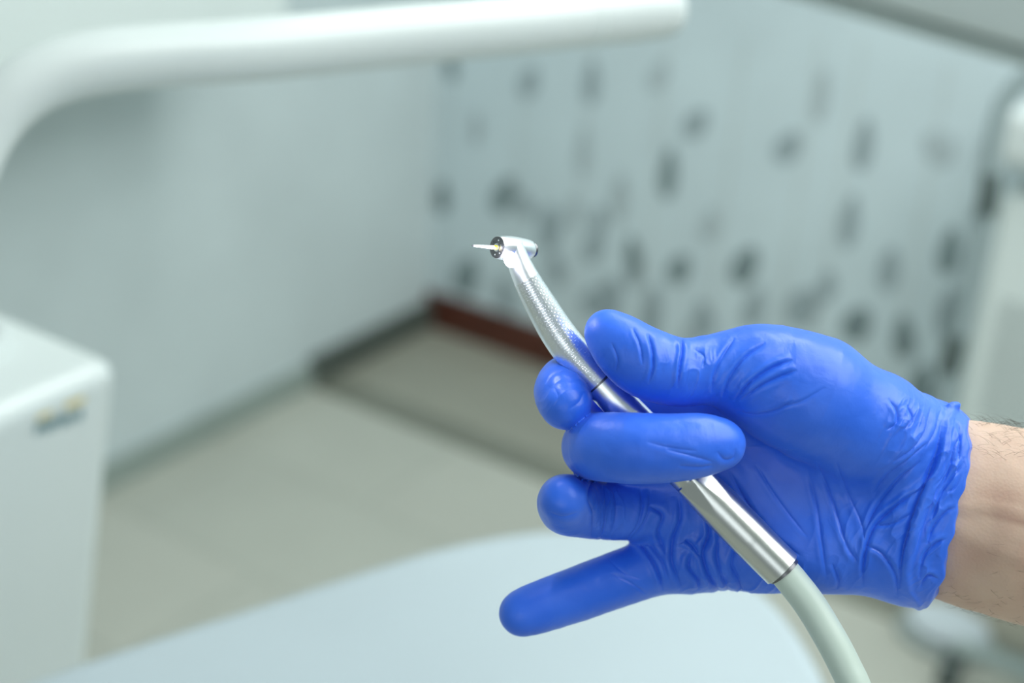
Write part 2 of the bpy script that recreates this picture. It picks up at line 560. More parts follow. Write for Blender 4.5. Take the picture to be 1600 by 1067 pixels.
ZS = 0.85
ch = thing('dental_chair', (pz(800, 1000, ZS) + (0,)), 'pale blue-white padded dental chair across the bottom of the picture', 'dental chair')
edge = [pz(x, y, ZS) for x, y in ((-120, 1105), (20, 1058), (150, 1012), (280, 970), (400, 932), (520, 893), (640, 856), (720, 836), (800, 822),
                                  (870, 816), (960, 822), (1060, 842), (1150, 880), (1215, 930), (1262, 990), (1300, 1060), (1345, 1180), (1380, 1330))]
edge += [pz(1300, 1500, ZS), pz(700, 1500, ZS), pz(100, 1430, ZS), pz(-200, 1250, ZS)]
edge = [tuple(e) for e in catmull(edge + [edge[0]], 3)[:-1]]
edge = [(max(x, ux + 0.012), y) for x, y in edge]
slab('seat_pad', edge, ZS - 0.09, ZS, M['uphol'], ch, bevel=0.02, seg=5)
cc = np.array(edge).mean(axis=0)
edge = [(max(x, ux + 0.012), y) for x, y in edge]
sh = [(max(a_[0], ux + 0.03), a_[1]) for a_ in [tuple(cc + (np.array(e) - cc) * 0.9) for e in edge]]
slab('seat_shell', sh, ZS - 0.15, ZS - 0.088, M['white'], ch, bevel=0.01)
box('pedestal', (cc[0] - 0.12, cc[0] + 0.12, cc[1] - 0.15, cc[1] + 0.15, 0.05, ZS - 0.148), M['white'], ch, bevel=0.03, seg=5)
box('base_plate', (cc[0] - 0.22, cc[0] + 0.22, cc[1] - 0.3, cc[1] + 0.3, 0, 0.055), M['offwhite'], ch, bevel=0.02, seg=4)

# ------------------------------------------------------------------ top right beam
bmn = thing('instrument_arm', at(1600, -20, 1.5), 'wide white equipment arm cutting across the top right corner', 'arm')
bm = bmesh.new()
P0, P1 = at(1230, -48, 1.55), at(1760, 102, 1.25)
dr = (P1 - P0).normalized(); sd = dr.cross(Vector((0, 0, 1))).normalized(); up = sd.cross(dr)
vs = []
for P_ in (P0, P1):
    for a, b in ((-0.05, 0), (0.05, 0), (0.05, 0.11), (-0.05, 0.11)):
        vs.append(bm.verts.new(P_ + sd * a + up * b))
for f in ((3, 2, 1, 0), (4, 5, 6, 7), (0, 1, 5, 4), (1, 2, 6, 5), (2, 3, 7, 6), (3, 0, 4, 7)):
    bm.faces.new([vs[i] for i in f])
bm_obj('beam', bm, M['white'], bmn, bevel=0.012)
bm = bmesh.new(); vs = []
for P_ in (P0, P1):
    for a, b in ((-0.046, -0.016), (0.046, -0.016), (0.046, -0.001), (-0.046, -0.001)):
        vs.append(bm.verts.new(P_ + sd * a + up * b))
for f in ((3, 2, 1, 0), (4, 5, 6, 7), (0, 1, 5, 4), (1, 2, 6, 5), (2, 3, 7, 6), (3, 0, 4, 7)):
    bm.faces.new([vs[i] for i in f])
bm_obj('underside_strip', bm, M['seam'], bmn, bevel=0.003)

# ------------------------------------------------------------------ hanging suction hose and pale machine on the right


def tp(px, py, d, rpx): p = at(px, py, d); return (p.x, p.y, p.z, rpx * d / FPX)


hs = thing('suction_hose', at(1545, 400, 1.9), 'long grey suction hose hanging down in an arc at the right side', 'hose')
tube('hose_tube', [tp(1660, 100, 1.86, 15), tp(1620, 112, 1.86, 15), tp(1585, 138, 1.87, 14), tp(1562, 180, 1.88, 14), tp(1552, 240, 1.89, 13), tp(1546, 300, 1.9, 13),
                   tp(1530, 390, 1.92, 13), tp(1508, 480, 1.94, 13), tp(1487, 560, 1.96, 13), tp(1468, 640, 1.98, 13), tp(1452, 720, 2.0, 13), tp(1440, 800, 2.03, 13)],
     plain('hose_grey', lin(140, 154, 156), 0.5), hs)
tube('sleeve', [tp(1548, 272, 1.897, 16), tp(1546, 300, 1.9, 17), tp(1540, 335, 1.907, 16)], M['dark'], hs, sub=4)
tube('sleeve', [tp(1496, 524, 1.95, 15), tp(1489, 552, 1.957, 17), tp(1481, 582, 1.965, 15)], M['dark'], hs, sub=4)

mc = on_y(1590, 400, YB - 0.28)
ma = thing('equipment_cart', (mc.x + 0.2, mc.y, 0), 'pale grey equipment cart with perforated panel at the right edge', 'cart')
q0 = on_y(1562, 300, mc.y)
box('body', (q0.x, q0.x + 0.42, mc.y, mc.y + 0.24, 0.08, q0.z), M['offwhite'], ma, bevel=0.02)
q1 = on_y(1572, 150, mc.y - 0.03); q2 = on_y(1572, 262, mc.y - 0.03)
box('cap', (q1.x, q1.x + 0.4, mc.y - 0.03, mc.y + 0.26, q2.z, q1.z - 0.02), M['white'], ma, bevel=0.02)
bm = bmesh.new()
g0 = on_y(1566, 470, mc.y); g1 = on_y(1586, 620, mc.y)
for i in range(10):
    for j in range(22):
        x = g0.x + 0.012 * i + (0.006 if j % 2 else 0); z = g0.z - 0.010 * j
        vsx = [bm.verts.new((x + 0.0032 * math.cos(2 * PI * k / 8), mc.y - 0.0012, z + 0.0032 * math.sin(2 * PI * k / 8))) for k in range(8)]
        bm.faces.new(vsx)
bm_obj('perforated_panel', bm, M['grey'], ma)
for sx in (0.04, 0.4):
    for sy in (0.04, 0.2):
        tube('caster', [(q0.x + sx - 0.012, mc.y + sy, 0.04, 0.028), (q0.x + sx - 0.01, mc.y + sy, 0.04, 0.04), (q0.x + sx + 0.01, mc.y + sy, 0.04, 0.04), (q0.x + sx + 0.012, mc.y + sy, 0.04, 0.028)], M['dark'], ma, sub=1)
        box('caster_fork', (q0.x + sx - 0.02, q0.x + sx + 0.02, mc.y + sy - 0.012, mc.y + sy + 0.012, 0.06, 0.085), M['grey'], ma)

# ------------------------------------------------------------------ floor-standing things, bottom right
fcx = on_z(1484, 966, 0.05)
fc = thing('foot_control', (fcx.x, fcx.y, 0), 'pale grey foot control on the floor below the wrist', 'foot control')
ol = []
for k in range(28):
    a = 2 * PI * k / 28
    ol.append((fcx.x + 0.085 * math.cos(a), fcx.y + 0.06 * math.sin(a)))
slab('base', ol, 0, 0.02, M['seam'], fc, bevel=0.006)
slab('pedal', [(fcx.x + (x - fcx.x) * 0.85, fcx.y + (y - fcx.y) * 0.85) for x, y in ol], 0.02, 0.05, plain('pedal_grey', lin(205, 214, 220), 0.4), fc, bevel=0.015)

sp = Vector((-0.17, 1.95, 0))
st = thing('operator_stool', (sp.x, sp.y, 0), 'operator stool base with dark casters on the floor at the bottom right', 'stool')
tube('column', [(sp.x, sp.y, 0.09, 0.03), (sp.x, sp.y, 0.36, 0.028)], M['grey'], st, sub=1)
tube('seat', [(sp.x, sp.y, 0.36, 0.13), (sp.x, sp.y, 0.37, 0.165), (sp.x, sp.y, 0.41, 0.165), (sp.x, sp.y, 0.42, 0.14)], M['offwhite'], st, sub=1, seg=40)
for k in range(5):
    a = 2 * PI * k / 5 + 1.745
    ex, ey = sp.x + 0.25 * math.cos(a), sp.y + 0.25 * math.sin(a)
    tube('leg', [(sp.x + 0.02 * math.cos(a), sp.y + 0.02 * math.sin(a), 0.10, 0.022), (sp.x + 0.13 * math.cos(a), sp.y + 0.13 * math.sin(a), 0.095, 0.018), (ex, ey, 0.078, 0.013)],
         plain('leg_grey', lin(165, 178, 176), 0.35), st, sub=3)
    tube('caster', [(ex - 0.016, ey, 0.03, 0.018), (ex - 0.013, ey, 0.03, 0.03), (ex + 0.013, ey, 0.03, 0.03), (ex + 0.016, ey, 0.03, 0.018)], M['dark'], st, sub=1)
    tube('caster_pin', [(ex, ey, 0.055, 0.006), (ex, ey, 0.08, 0.006)], M['grey'], st, sub=1)


# ================================================================== THE GLOVED HAND
# millimetre frame of the hand: x right, y up, z towards the viewer, origin at the camera
def Pm(px, py, wz):
    d = 517.0 - wz
    return np.array([(px - 800) * d / FPX, -(py - 533.5) * d / FPX, -d])


def vnoise(p, seed=0):
    """smooth 3D value noise in -1..1"""
    i = np.floor(p).astype(np.int64); f = p - i
    f = f * f * f * (f * (f * 6 - 15) + 10)

    def h(dx, dy, dz):
        n = (i[..., 0] + dx) * 374761393 + (i[..., 1] + dy) * 668265263 + (i[..., 2] + dz) * 2147483647 + seed * 974711
        n = (n ^ (n >> 13)) * 1274126177
        n = n ^ (n >> 16)
        return (n & 0xffff) / 32767.5 - 1
    x, y, z = f[..., 0], f[..., 1], f[..., 2]
    c00 = h(0, 0, 0) * (1 - x) + h(1, 0, 0) * x; c10 = h(0, 1, 0) * (1 - x) + h(1, 1, 0) * x
    c01 = h(0, 0, 1) * (1 - x) + h(1, 0, 1) * x; c11 = h(0, 1, 1) * (1 - x) + h(1, 1, 1) * x
    return (c00 * (1 - y) + c10 * y) * (1 - z) + (c01 * (1 - y) + c11 * y) * z


def cone(P, a, b):
    """round cone distance; a,b = (px,py,w,r_mm)"""
    A, B = Pm(*a[:3]), Pm(*b[:3]); ra, rb = a[3], b[3]
    d = B - A; L2 = d.dot(d)
    t = np.clip(((P - A) @ d) / L2, 0, 1)
    q = P - A - t[..., None] * d
    return np.sqrt((q * q).sum(-1)) - (ra + (rb - ra) * t)


def smin(a, b, k):
    h = np.clip(0.5 + 0.5 * (b - a) / k, 0, 1)
    return b + (a - b) * h - k * h * (1 - h)


CHAINS = {
    'thumb': [(949, 519, 9, 8.2), (975, 543, 10, 11.0), (1012, 568, 10, 12.4), (1065, 582, 8, 12.0), (1130, 575, 4, 12.3), (1200, 592, 0, 16.5)],
    'index': [(884, 632, 6, 9.2), (880, 612, -2, 10.4), (893, 598, -14, 10.6), (930, 605, -24, 11), (1010, 625, -27, 11), (1110, 655, -26, 12.5)],
    'middle': [(1126, 693, 18, 8.7), (1095, 695, 19, 10.8), (1045, 700, 19, 11.8), (985, 700, 17, 12.2), (938, 698, 8, 12.0), (934, 700, -6, 11.6), (1000, 710, -21, 11.5), (1110, 728, -26, 13)],
    'ring': [(882, 782, 8, 9.0), (887, 788, -2, 10.8), (905, 792, -12, 10.9), (945, 797, -21, 10.9), (1000, 798, -24, 11.0), (1090, 800, -27, 12.5)],
    'pinky': [(816, 958, -18, 8.7), (850, 946, -20, 9.5), (905, 927, -23, 10.0), (965, 905, -26, 10.4), (1020, 886, -28, 10.8), (1090, 868, -28, 12.5)],
}
ROOTK = {'thumb': ((1215, 600, 0), 40, 14), 'index': ((1110, 655, -26), 26, 9), 'middle': ((1110, 728, -26), 24, 9),
         'ring': ((1090, 800, -27), 24, 8), 'pinky': ((1090, 868, -28), 26, 8)}


_CH = {}


def chain(P, pts, k=1.2):
    key = pts[0]
    if key not in _CH: _CH[key] = catmull(pts, 3)
    C = _CH[key]
    X = np.array([Pm(*c[:3]) for c in C]); lo_ = X.min(0) - 13; hi_ = X.max(0) + 13
    shp = P.shape[:-1]; P2 = P.reshape(-1, 3)
    far = np.linalg.norm(np.maximum(0, np.maximum(lo_ - P2, P2 - hi_)), axis=1)
    out = far + 8.0
    ii = np.nonzero(far < 12)[0]
    if len(ii):
        Q_ = P2[ii]; d = None
        for a, b in zip(C, C[1:]):
            c = cone(Q_, a, b)
            d = c if d is None else smin(d, c, k)
        out[ii] = d
    return out.reshape(shp)


def palm(P):
    prim = [((1110, 655, -26, 12.5), (1440, 745, -16, 18)), ((1110, 728, -26, 13), (1440, 775, -16, 19)),
            ((1090, 800, -27, 12.8), (1440, 815, -16, 19)), ((1085, 866, -29, 12.2), (1440, 845, -16, 19)),
            ((1180, 862, -25, 14.0), (1370, 845, -14, 18.5))]
    d = None
    for a, b in prim:
        c = cone(P, a, b); d = c if d is None else smin(d, c, 7)
    # wrist, wide and flat
    for a, b in (((1420, 712, -15, 19.5), (1560, 745, -12, 19.5)), ((1420, 853, -15, 19.5), (1560, 868, -12, 19.5)), ((1420, 785, -15, 21), (1560, 805, -12, 21))):
        d = smin(d, cone(P, a, b), 9)
    return d


def thenar(P):
    pr = [((1200, 592, 0, 16.5), (1270, 621, -1, 21.5)), ((1270, 621, -1, 21.5), (1345, 668, -6, 20.5)), ((1345, 668, -6, 20.5), (1425, 708, -13, 19))]
    d = None
    for a, b in pr:
        c = cone(P, a, b); d = c if d is None else smin(d, c, 6)
    return d


CUT = np.array([(560, 1494), (600, 1496), (640, 1502), (655, 1512), (700, 1517), (760, 1507), (830, 1489), (880, 1478), (915, 1470), (945, 1452), (990, 1438)], float)
ROLL_PTS = [(1494, 636), (1484, 655), (1478, 690), (1466, 730), (1449, 770), (1434, 812), (1423, 855), (1416, 895), (1420, 925), (1436, 946)]


def wz_(py, add=0.0):
    return -13 + 23.5 * math.sqrt(max(0.0, 1 - ((py - 790) / 158) ** 2)) + add


# the folded-back edge of the cuff: a thin roll with a small curl at either end
BEAD = [(1511, 652, -8, 1.3), (1503, 638, -6, 1.4), (1489, 634, -4, 1.5), (1480, 650, wz_(650), 1.7), (1477, 690, wz_(690), 1.7), (1465, 732, wz_(732), 1.6),
        (1448, 774, wz_(774), 1.5), (1433, 814, wz_(814), 1.6), (1422, 856, wz_(856), 1.8), (1415, 893, wz_(893), 2.0), (1418, 922, wz_(922), 2.2),
        (1431, 938, -8, 2.2), (1447, 938, -7, 1.8)]


def hand_sdf(P, labels=False):
    dp = palm(P); dt = thenar(P)
    body = smin(dp, dt, 6.0)
    parts = {'palm': dp, 'thenar': dt}
    d = body
    for nm, pts in CHAINS.items():
        c = chain(P, pts)
        parts[nm] = c
        ctr, rad, kk = ROOTK[nm]
        dist = np.linalg.norm(P - Pm(*ctr), axis=-1)
        s = np.clip(1.6 - dist / rad, 0, 1); s = s * s * (3 - 2 * s)
        d = smin(d, c, 0.6 + kk * s)
    # cuff: loose film, folded bead and cut edge
    px = 800 + FPX * P[..., 0] / (-P[..., 2]); py = 533.5 - FPX * P[..., 1] / (-P[..., 2])
    cutx = np.interp(py, CUT[:, 0], CUT[:, 1])
    cutx = cutx + 2.5 * np.sin(P[..., 1] * 0.33 + P[..., 2] * 0.25) + 1.2 * np.sin(P[..., 1] * 0.8)
    cut = (px - cutx) / 4.25
    rollx = np.interp(py, [p[1] for p in ROLL_PTS], [p[0] for p in ROLL_PTS])
    s = (px - rollx) / 4.25
    bead = np.exp(-(s / 1.5) ** 2)
    loose = 1 / (1 + np.exp(-(px - 1395) / 12))
    d = d - loose * 1.9 - 0.9 * bead * loose
    d = smin(d, chain(P, BEAD, 0.05), 1.4)
    d = -smin(-d, -cut, 0.9)
    if labels:
        names = list(parts); arr = np.stack([parts[n] for n in names])
        return d, names, arr.argmin(0)
    return d


def surface_nets(f, lo, h, shape):
    xs = [lo[i] + h * np.arange(shape[i]) for i in range(3)]
    F = np.empty(shape, np.float32)
    YY, ZZ = np.meshgrid(xs[1], xs[2], indexing='ij')
    for i0 in range(0, shape[0], 12):
        i1 = min(shape[0], i0 + 12)
        G = np.stack([np.broadcast_to(xs[0][i0:i1, None, None], (i1 - i0,) + YY.shape),
                      np.broadcast_to(YY, (i1 - i0,) + YY.shape), np.broadcast_to(ZZ, (i1 - i0,) + YY.shape)], -1)
        F[i0:i1] = f(G)
    S = F < 0
    c = sum(S[dx:shape[0] - 1 + dx, dy:shape[1] - 1 + dy, dz:shape[2] - 1 + dz].astype(np.int8) for dx in (0, 1) for dy in (0, 1) for dz in (0, 1))
    act = (c > 0) & (c < 8)
    idx = -np.ones(act.shape, np.int64)
    cells = np.argwhere(act); idx[act] = np.arange(len(cells))
    acc = np.zeros((len(cells), 3)); cnt = np.zeros(len(cells))
    corners = [(a, b, c_) for a in (0, 1) for b in (0, 1) for c_ in (0, 1)]
    for a in corners:
        for ax in range(3):
            if a[ax]: continue
            b = list(a); b[ax] = 1
            fa = F[cells[:, 0] + a[0], cells[:, 1] + a[1], cells[:, 2] + a[2]]
            fb = F[cells[:, 0] + b[0], cells[:, 1] + b[1], cells[:, 2] + b[2]]
            m = (fa < 0) != (fb < 0)
            t = np.where(m, fa / np.where(fa == fb, 1, fa - fb), 0)
            p = np.array(a, float) + 0 * acc
            p[:, ax] += t
            acc[m] += p[m]; cnt[m] += 1
    V = (cells + acc / cnt[:, None]) * h + np.array(lo)
    faces = []
    for ax in range(3):
        sl0 = [slice(1, -1)] * 3; sl1 = [slice(1, -1)] * 3
        sl0[ax] = slice(0, -1); sl1[ax] = slice(1, None)
        A, B = S[tuple(sl0)], S[tuple(sl1)]
        e = np.argwhere(A != B)
        if not len(e): continue
        off = np.array([1, 1, 1]); off[ax] = 0
        e = e + off
        u, v = [(1, 2), (2, 0), (0, 1)][ax]
        du = np.zeros(3, int); du[u] = 1; dv = np.zeros(3, int); dv[v] = 1
        q = [idx[tuple((e - du - dv).T)], idx[tuple((e - dv).T)], idx[tuple(e.T)], idx[tuple((e - du).T)]]
        q = np.stack(q, 1)
        flip = ~S[tuple(e.T)]      # solid on the low side
        q[~flip] = q[~flip][:, ::-1]
        faces.append(q)
    return V, np.vstack(faces)


def grad(f, P, e=0.35):
    g = np.empty_like(P)
    for k in range(3):
        o = np.zeros(3); o[k] = e
        g[:, k] = f(P + o) - f(P - o)
    return g / np.maximum(np.linalg.norm(g, axis=1), 1e-9)[:, None]


def subdivide(V, Q):
    """one linear quad subdivision"""
    E = np.vstack([Q[:, [0, 1]], Q[:, [1, 2]], Q[:, [2, 3]], Q[:, [3, 0]]])
    Es = np.sort(E, 1)
    key = Es[:, 0] * len(V) + Es[:, 1]
    uk, inv = np.unique(key, return_inverse=True)
    a, b = uk // len(V), uk % len(V)
    em = (V[a] + V[b]) / 2
    fm = V[Q].mean(1)
    nV, nE, nF = len(V), len(uk), len(Q)
    e = inv.reshape(4, nF) + nV
    c = np.arange(nF) + nV + nE
    out = [np.stack([Q[:, k], e[k], c, e[(k - 1) % 4]], 1) for k in range(4)]
    return np.vstack([V, em, fm]), np.vstack(out)


def vert_normals(V, Q):
    n = np.cross(V[Q[:, 2]] - V[Q[:, 0]], V[Q[:, 3]] - V[Q[:, 1]])
    N = np.zeros_like(V)
    for k in range(4):
        for a in range(3):
            N[:, a] += np.bincount(Q[:, k], weights=n[:, a], minlength=len(V))
    return N / np.maximum(np.linalg.norm(N, axis=1), 1e-9)[:, None]


# creases: (labels, depth mm, width mm, lip, [(px,py)...])
PT = ('palm', 'thenar'); TT = ('thumb', 'thenar')
CREASES = [
    # thumb joint and thumb base folds
    (TT, 0.9, 0.8, 0.9, [(1012, 520), (1019, 545), (1020, 575), (1013, 600)]),
    (TT, 1.1, 0.7, 1.1, [(1065, 528), (1066, 550), (1062, 575), (1058, 606)]),
    (TT, 0.5, 0.7, 0.8, [(988, 512), (1000, 540), (1004, 570)]),
    (TT, 0.5, 0.7, 0.7, [(955, 535), (965, 560), (962, 580)]),
    (TT, 0.5, 0.8, 0.6, [(1085, 545), (1100, 556), (1098, 575)]),
    (TT, 0.7, 0.8, 0.9, [(1148, 528), (1130, 555), (1116, 585), (1112, 615)]),
    (TT, 0.9, 0.8, 1.0, [(1196, 535), (1162, 560), (1140, 590), (1128, 622)]),
    (TT, 1.2, 0.9, 1.2, [(1238, 562), (1205, 575), (1172, 598), (1146, 627)]),
    (TT, 1.0, 0.9, 1.0, [(1245, 578), (1215, 590), (1185, 605), (1155, 628)]),
    (TT, 0.6, 0.8, 0.7, [(1240, 625), (1215, 640), (1180, 648), (1150, 642)]),
    (TT, 0.4, 0.8, 0.6, [(1290, 605), (1250, 628), (1215, 636)]),
    # middle finger
    (('middle',), 0.5, 1.2, 1.0, [(1120, 705), (1132, 718), (1146, 715), (1150, 700)]),
    (('middle',), 0.5, 1.2, 0.7, [(1040, 702), (1080, 712), (1115, 722)]),
    (('middle',), 0.5, 0.9, 0.5, [(1060, 728), (1090, 730), (1115, 727)]),
    (('middle',), 0.35, 1.2, 0.6, [(1010, 690), (1050, 700), (1090, 705)]),
    # index tip
    (('index',), 0.2, 1.3, 0.8, [(862, 640), (872, 622), (866, 604)]),
    (('index',), 0.35, 1.2, 0.8, [(888, 640), (905, 628), (912, 612)]),
    (('index',), 0.5, 1.0, 0.8, [(852, 600), (864, 585), (880, 578)]),
    # ring
    (('ring',), 0.9, 0.9, 1.1, [(925, 750), (920, 775), (928, 805), (924, 840)]),
    (('ring',), 0.8, 0.8, 1.0, [(942, 756), (948, 785), (946, 815), (938, 845)]),
    (('ring',), 0.6, 0.7, 0.9, [(958, 760), (963, 788), (962, 812), (952, 842)]),
    (('ring', 'palm'), 0.8, 0.9, 1.0, [(1000, 760), (1003, 790), (996, 820), (978, 845)]),
    (('ring', 'palm'), 0.7, 0.8, 1.0, [(1016, 765), (1012, 800), (1000, 825), (985, 843)]),
    (('ring',), 0.4, 1.6, 0.4, [(855, 800), (880, 808), (905, 800)]),
    # pinky root and the gathered film below the sleeve
    (('pinky', 'palm'), 1.1, 0.8, 1.2, [(992, 842), (1010, 862), (1026, 890), (1036, 922)]),
    (('pinky', 'palm'), 0.7, 0.8, 0.9, [(1003, 838), (1022, 858), (1036, 880), (1044, 905)]),
    (('pinky', 'palm'), 0.4, 0.6, 0.7, [(955, 895), (985, 910), (1010, 928)]),
    (('pinky', 'palm'), 0.3, 0.6, 0.6, [(945, 868), (975, 895), (1005, 905)]),
    (('palm', 'ring', 'pinky'), 1.3, 1.0, 1.2, [(1060, 775), (1062, 810), (1050, 845), (1050, 880), (1066, 920)]),
    (('palm', 'ring', 'pinky'), 1.1, 1.0, 1.2, [(1015, 790), (1035, 805), (1028, 835), (1040, 865)]),
    (('palm', 'ring', 'pinky'), 1.5, 1.0, 1.4, [(1105, 800), (1108, 835), (1098, 865), (1108, 900), (1124, 925)]),
    (('palm', 'ring', 'pinky'), 1.3, 1.0, 1.2, [(1080, 860), (1076, 885), (1090, 905), (1092, 922)]),
    (('palm', 'pinky'), 1.0, 0.9, 1.0, [(1060, 838), (1080, 850), (1095, 870)]),
    (('palm', 'pinky'), 1.0, 0.9, 1.1, [(1125, 832), (1120, 865), (1126, 895), (1140, 925)]),
    (('palm',), 1.0, 1.0, 1.0, [(1150, 850), (1143, 880), (1152, 905), (1160, 925)]),
    # palm below the thenar, fanned folds
    (PT, 0.9, 1.0, 1.0, [(1140, 735), (1170, 790), (1210, 840), (1250, 868)]),
    (PT, 0.6, 0.9, 0.9, [(1262, 735), (1276, 790), (1284, 850), (1292, 905)]),
    (PT, 0.7, 0.9, 1.0, [(1275, 720), (1300, 780), (1322, 850), (1342, 880)]),
    (PT, 0.5, 0.9, 0.8, [(1305, 718), (1320, 760), (1345, 815), (1352, 850)]),
    (PT, 0.5, 0.8, 0.7, [(1180, 725), (1215, 780), (1262, 840)]),
    (PT, 1.2, 0.9, 1.3, [(1442, 762), (1400, 790), (1366, 822), (1350, 870), (1348, 915)]),
    (PT, 0.9, 0.9, 1.0, [(1440, 720), (1405, 750), (1370, 790), (1352, 830)]),
    (PT, 0.7, 0.9, 0.9, [(1450, 690), (1420, 715), (1385, 745), (1365, 775)]),
    (PT, 0.8, 1.0, 1.0, [(1455, 635), (1448, 670), (1425, 700), (1395, 722)]),
    (PT, 0.8, 0.8, 1.0, [(1418, 632), (1425, 655), (1412, 672)]),
    (PT, 0.7, 0.8, 0.9, [(1388, 622), (1402, 645), (1400, 662), (1385, 672)]),
    (PT, 0.6, 0.8, 0.8, [(1470, 640), (1462, 672), (1446, 700)]),
    (PT, 0.8, 0.9, 0.9, [(1350, 850), (1378, 865), (1400, 900), (1402, 930)]),
    (PT, 0.7, 0.9, 0.9, [(1365, 822), (1395, 818), (1425, 802)]),
    (PT, 0.7, 0.8, 1.0, [(1300, 880), (1310, 905), (1308, 920)]),
    # valley beside the folded bead and creases of the cuff band
    (PT, 1.6, 1.1, 0.0, [(1472, 655), (1466, 700), (1450, 742), (1432, 785), (1418, 825), (1408, 870), (1405, 920)]),
    (PT, 1.0, 0.9, 0.8, [(1506, 672), (1490, 700), (1484, 730), (1470, 765)]),
    (PT, 1.0, 0.9, 0.9, [(1508, 720), (1488, 745), (1468, 778), (1455, 815)]),
    (PT, 1.0, 0.9, 0.9, [(1500, 790), (1478, 800), (1460, 822), (1448, 850)]),
    (PT, 1.0, 0.9, 0.9, [(1484, 840), (1462, 850), (1444, 870), (1436, 905)]),
    (PT, 0.9, 0.8, 0.9, [(1468, 905), (1450, 900), (1438, 918)]),
    (PT, 0.9, 0.8, 0.9, [(1497, 660), (1500, 690), (1497, 720)]),
    (PT, 0.8, 0.8, 0.9, [(1480, 770), (1492, 760), (1502, 740)]),
]
# crumpled zones: (cx, cy, rx, ry, angle of folds deg, amplitude mm, wavelength mm, labels)
ZONES = [
    (1100, 870, 62, 62, 80, 0.5, 4.6, ('palm', 'pinky', 'ring')),
    (1200, 905, 90, 30, 75, 0.5, 4.6, ('palm',)),
    (1440, 780, 70, 170, 60, 0.75, 5.0, ('palm', 'thenar')),
    (1480, 790, 35, 170, 62, 0.5, 3.9, ('palm', 'thenar')),
    (1330, 850, 70, 70, 70, 0.3, 5.0, ('palm',)),
    (950, 800, 30, 50, 88, 0.4, 3.0, ('ring',)),
    (1090, 585, 90, 45, 75, 0.3, 4.0, ('thumb', 'thenar')),
    (885, 620, 45, 45, 40, 0.22, 5.0, ('index',)),
    (1415, 650, 45, 35, 60, 0.3, 3.4, ('thenar', 'palm')),
]


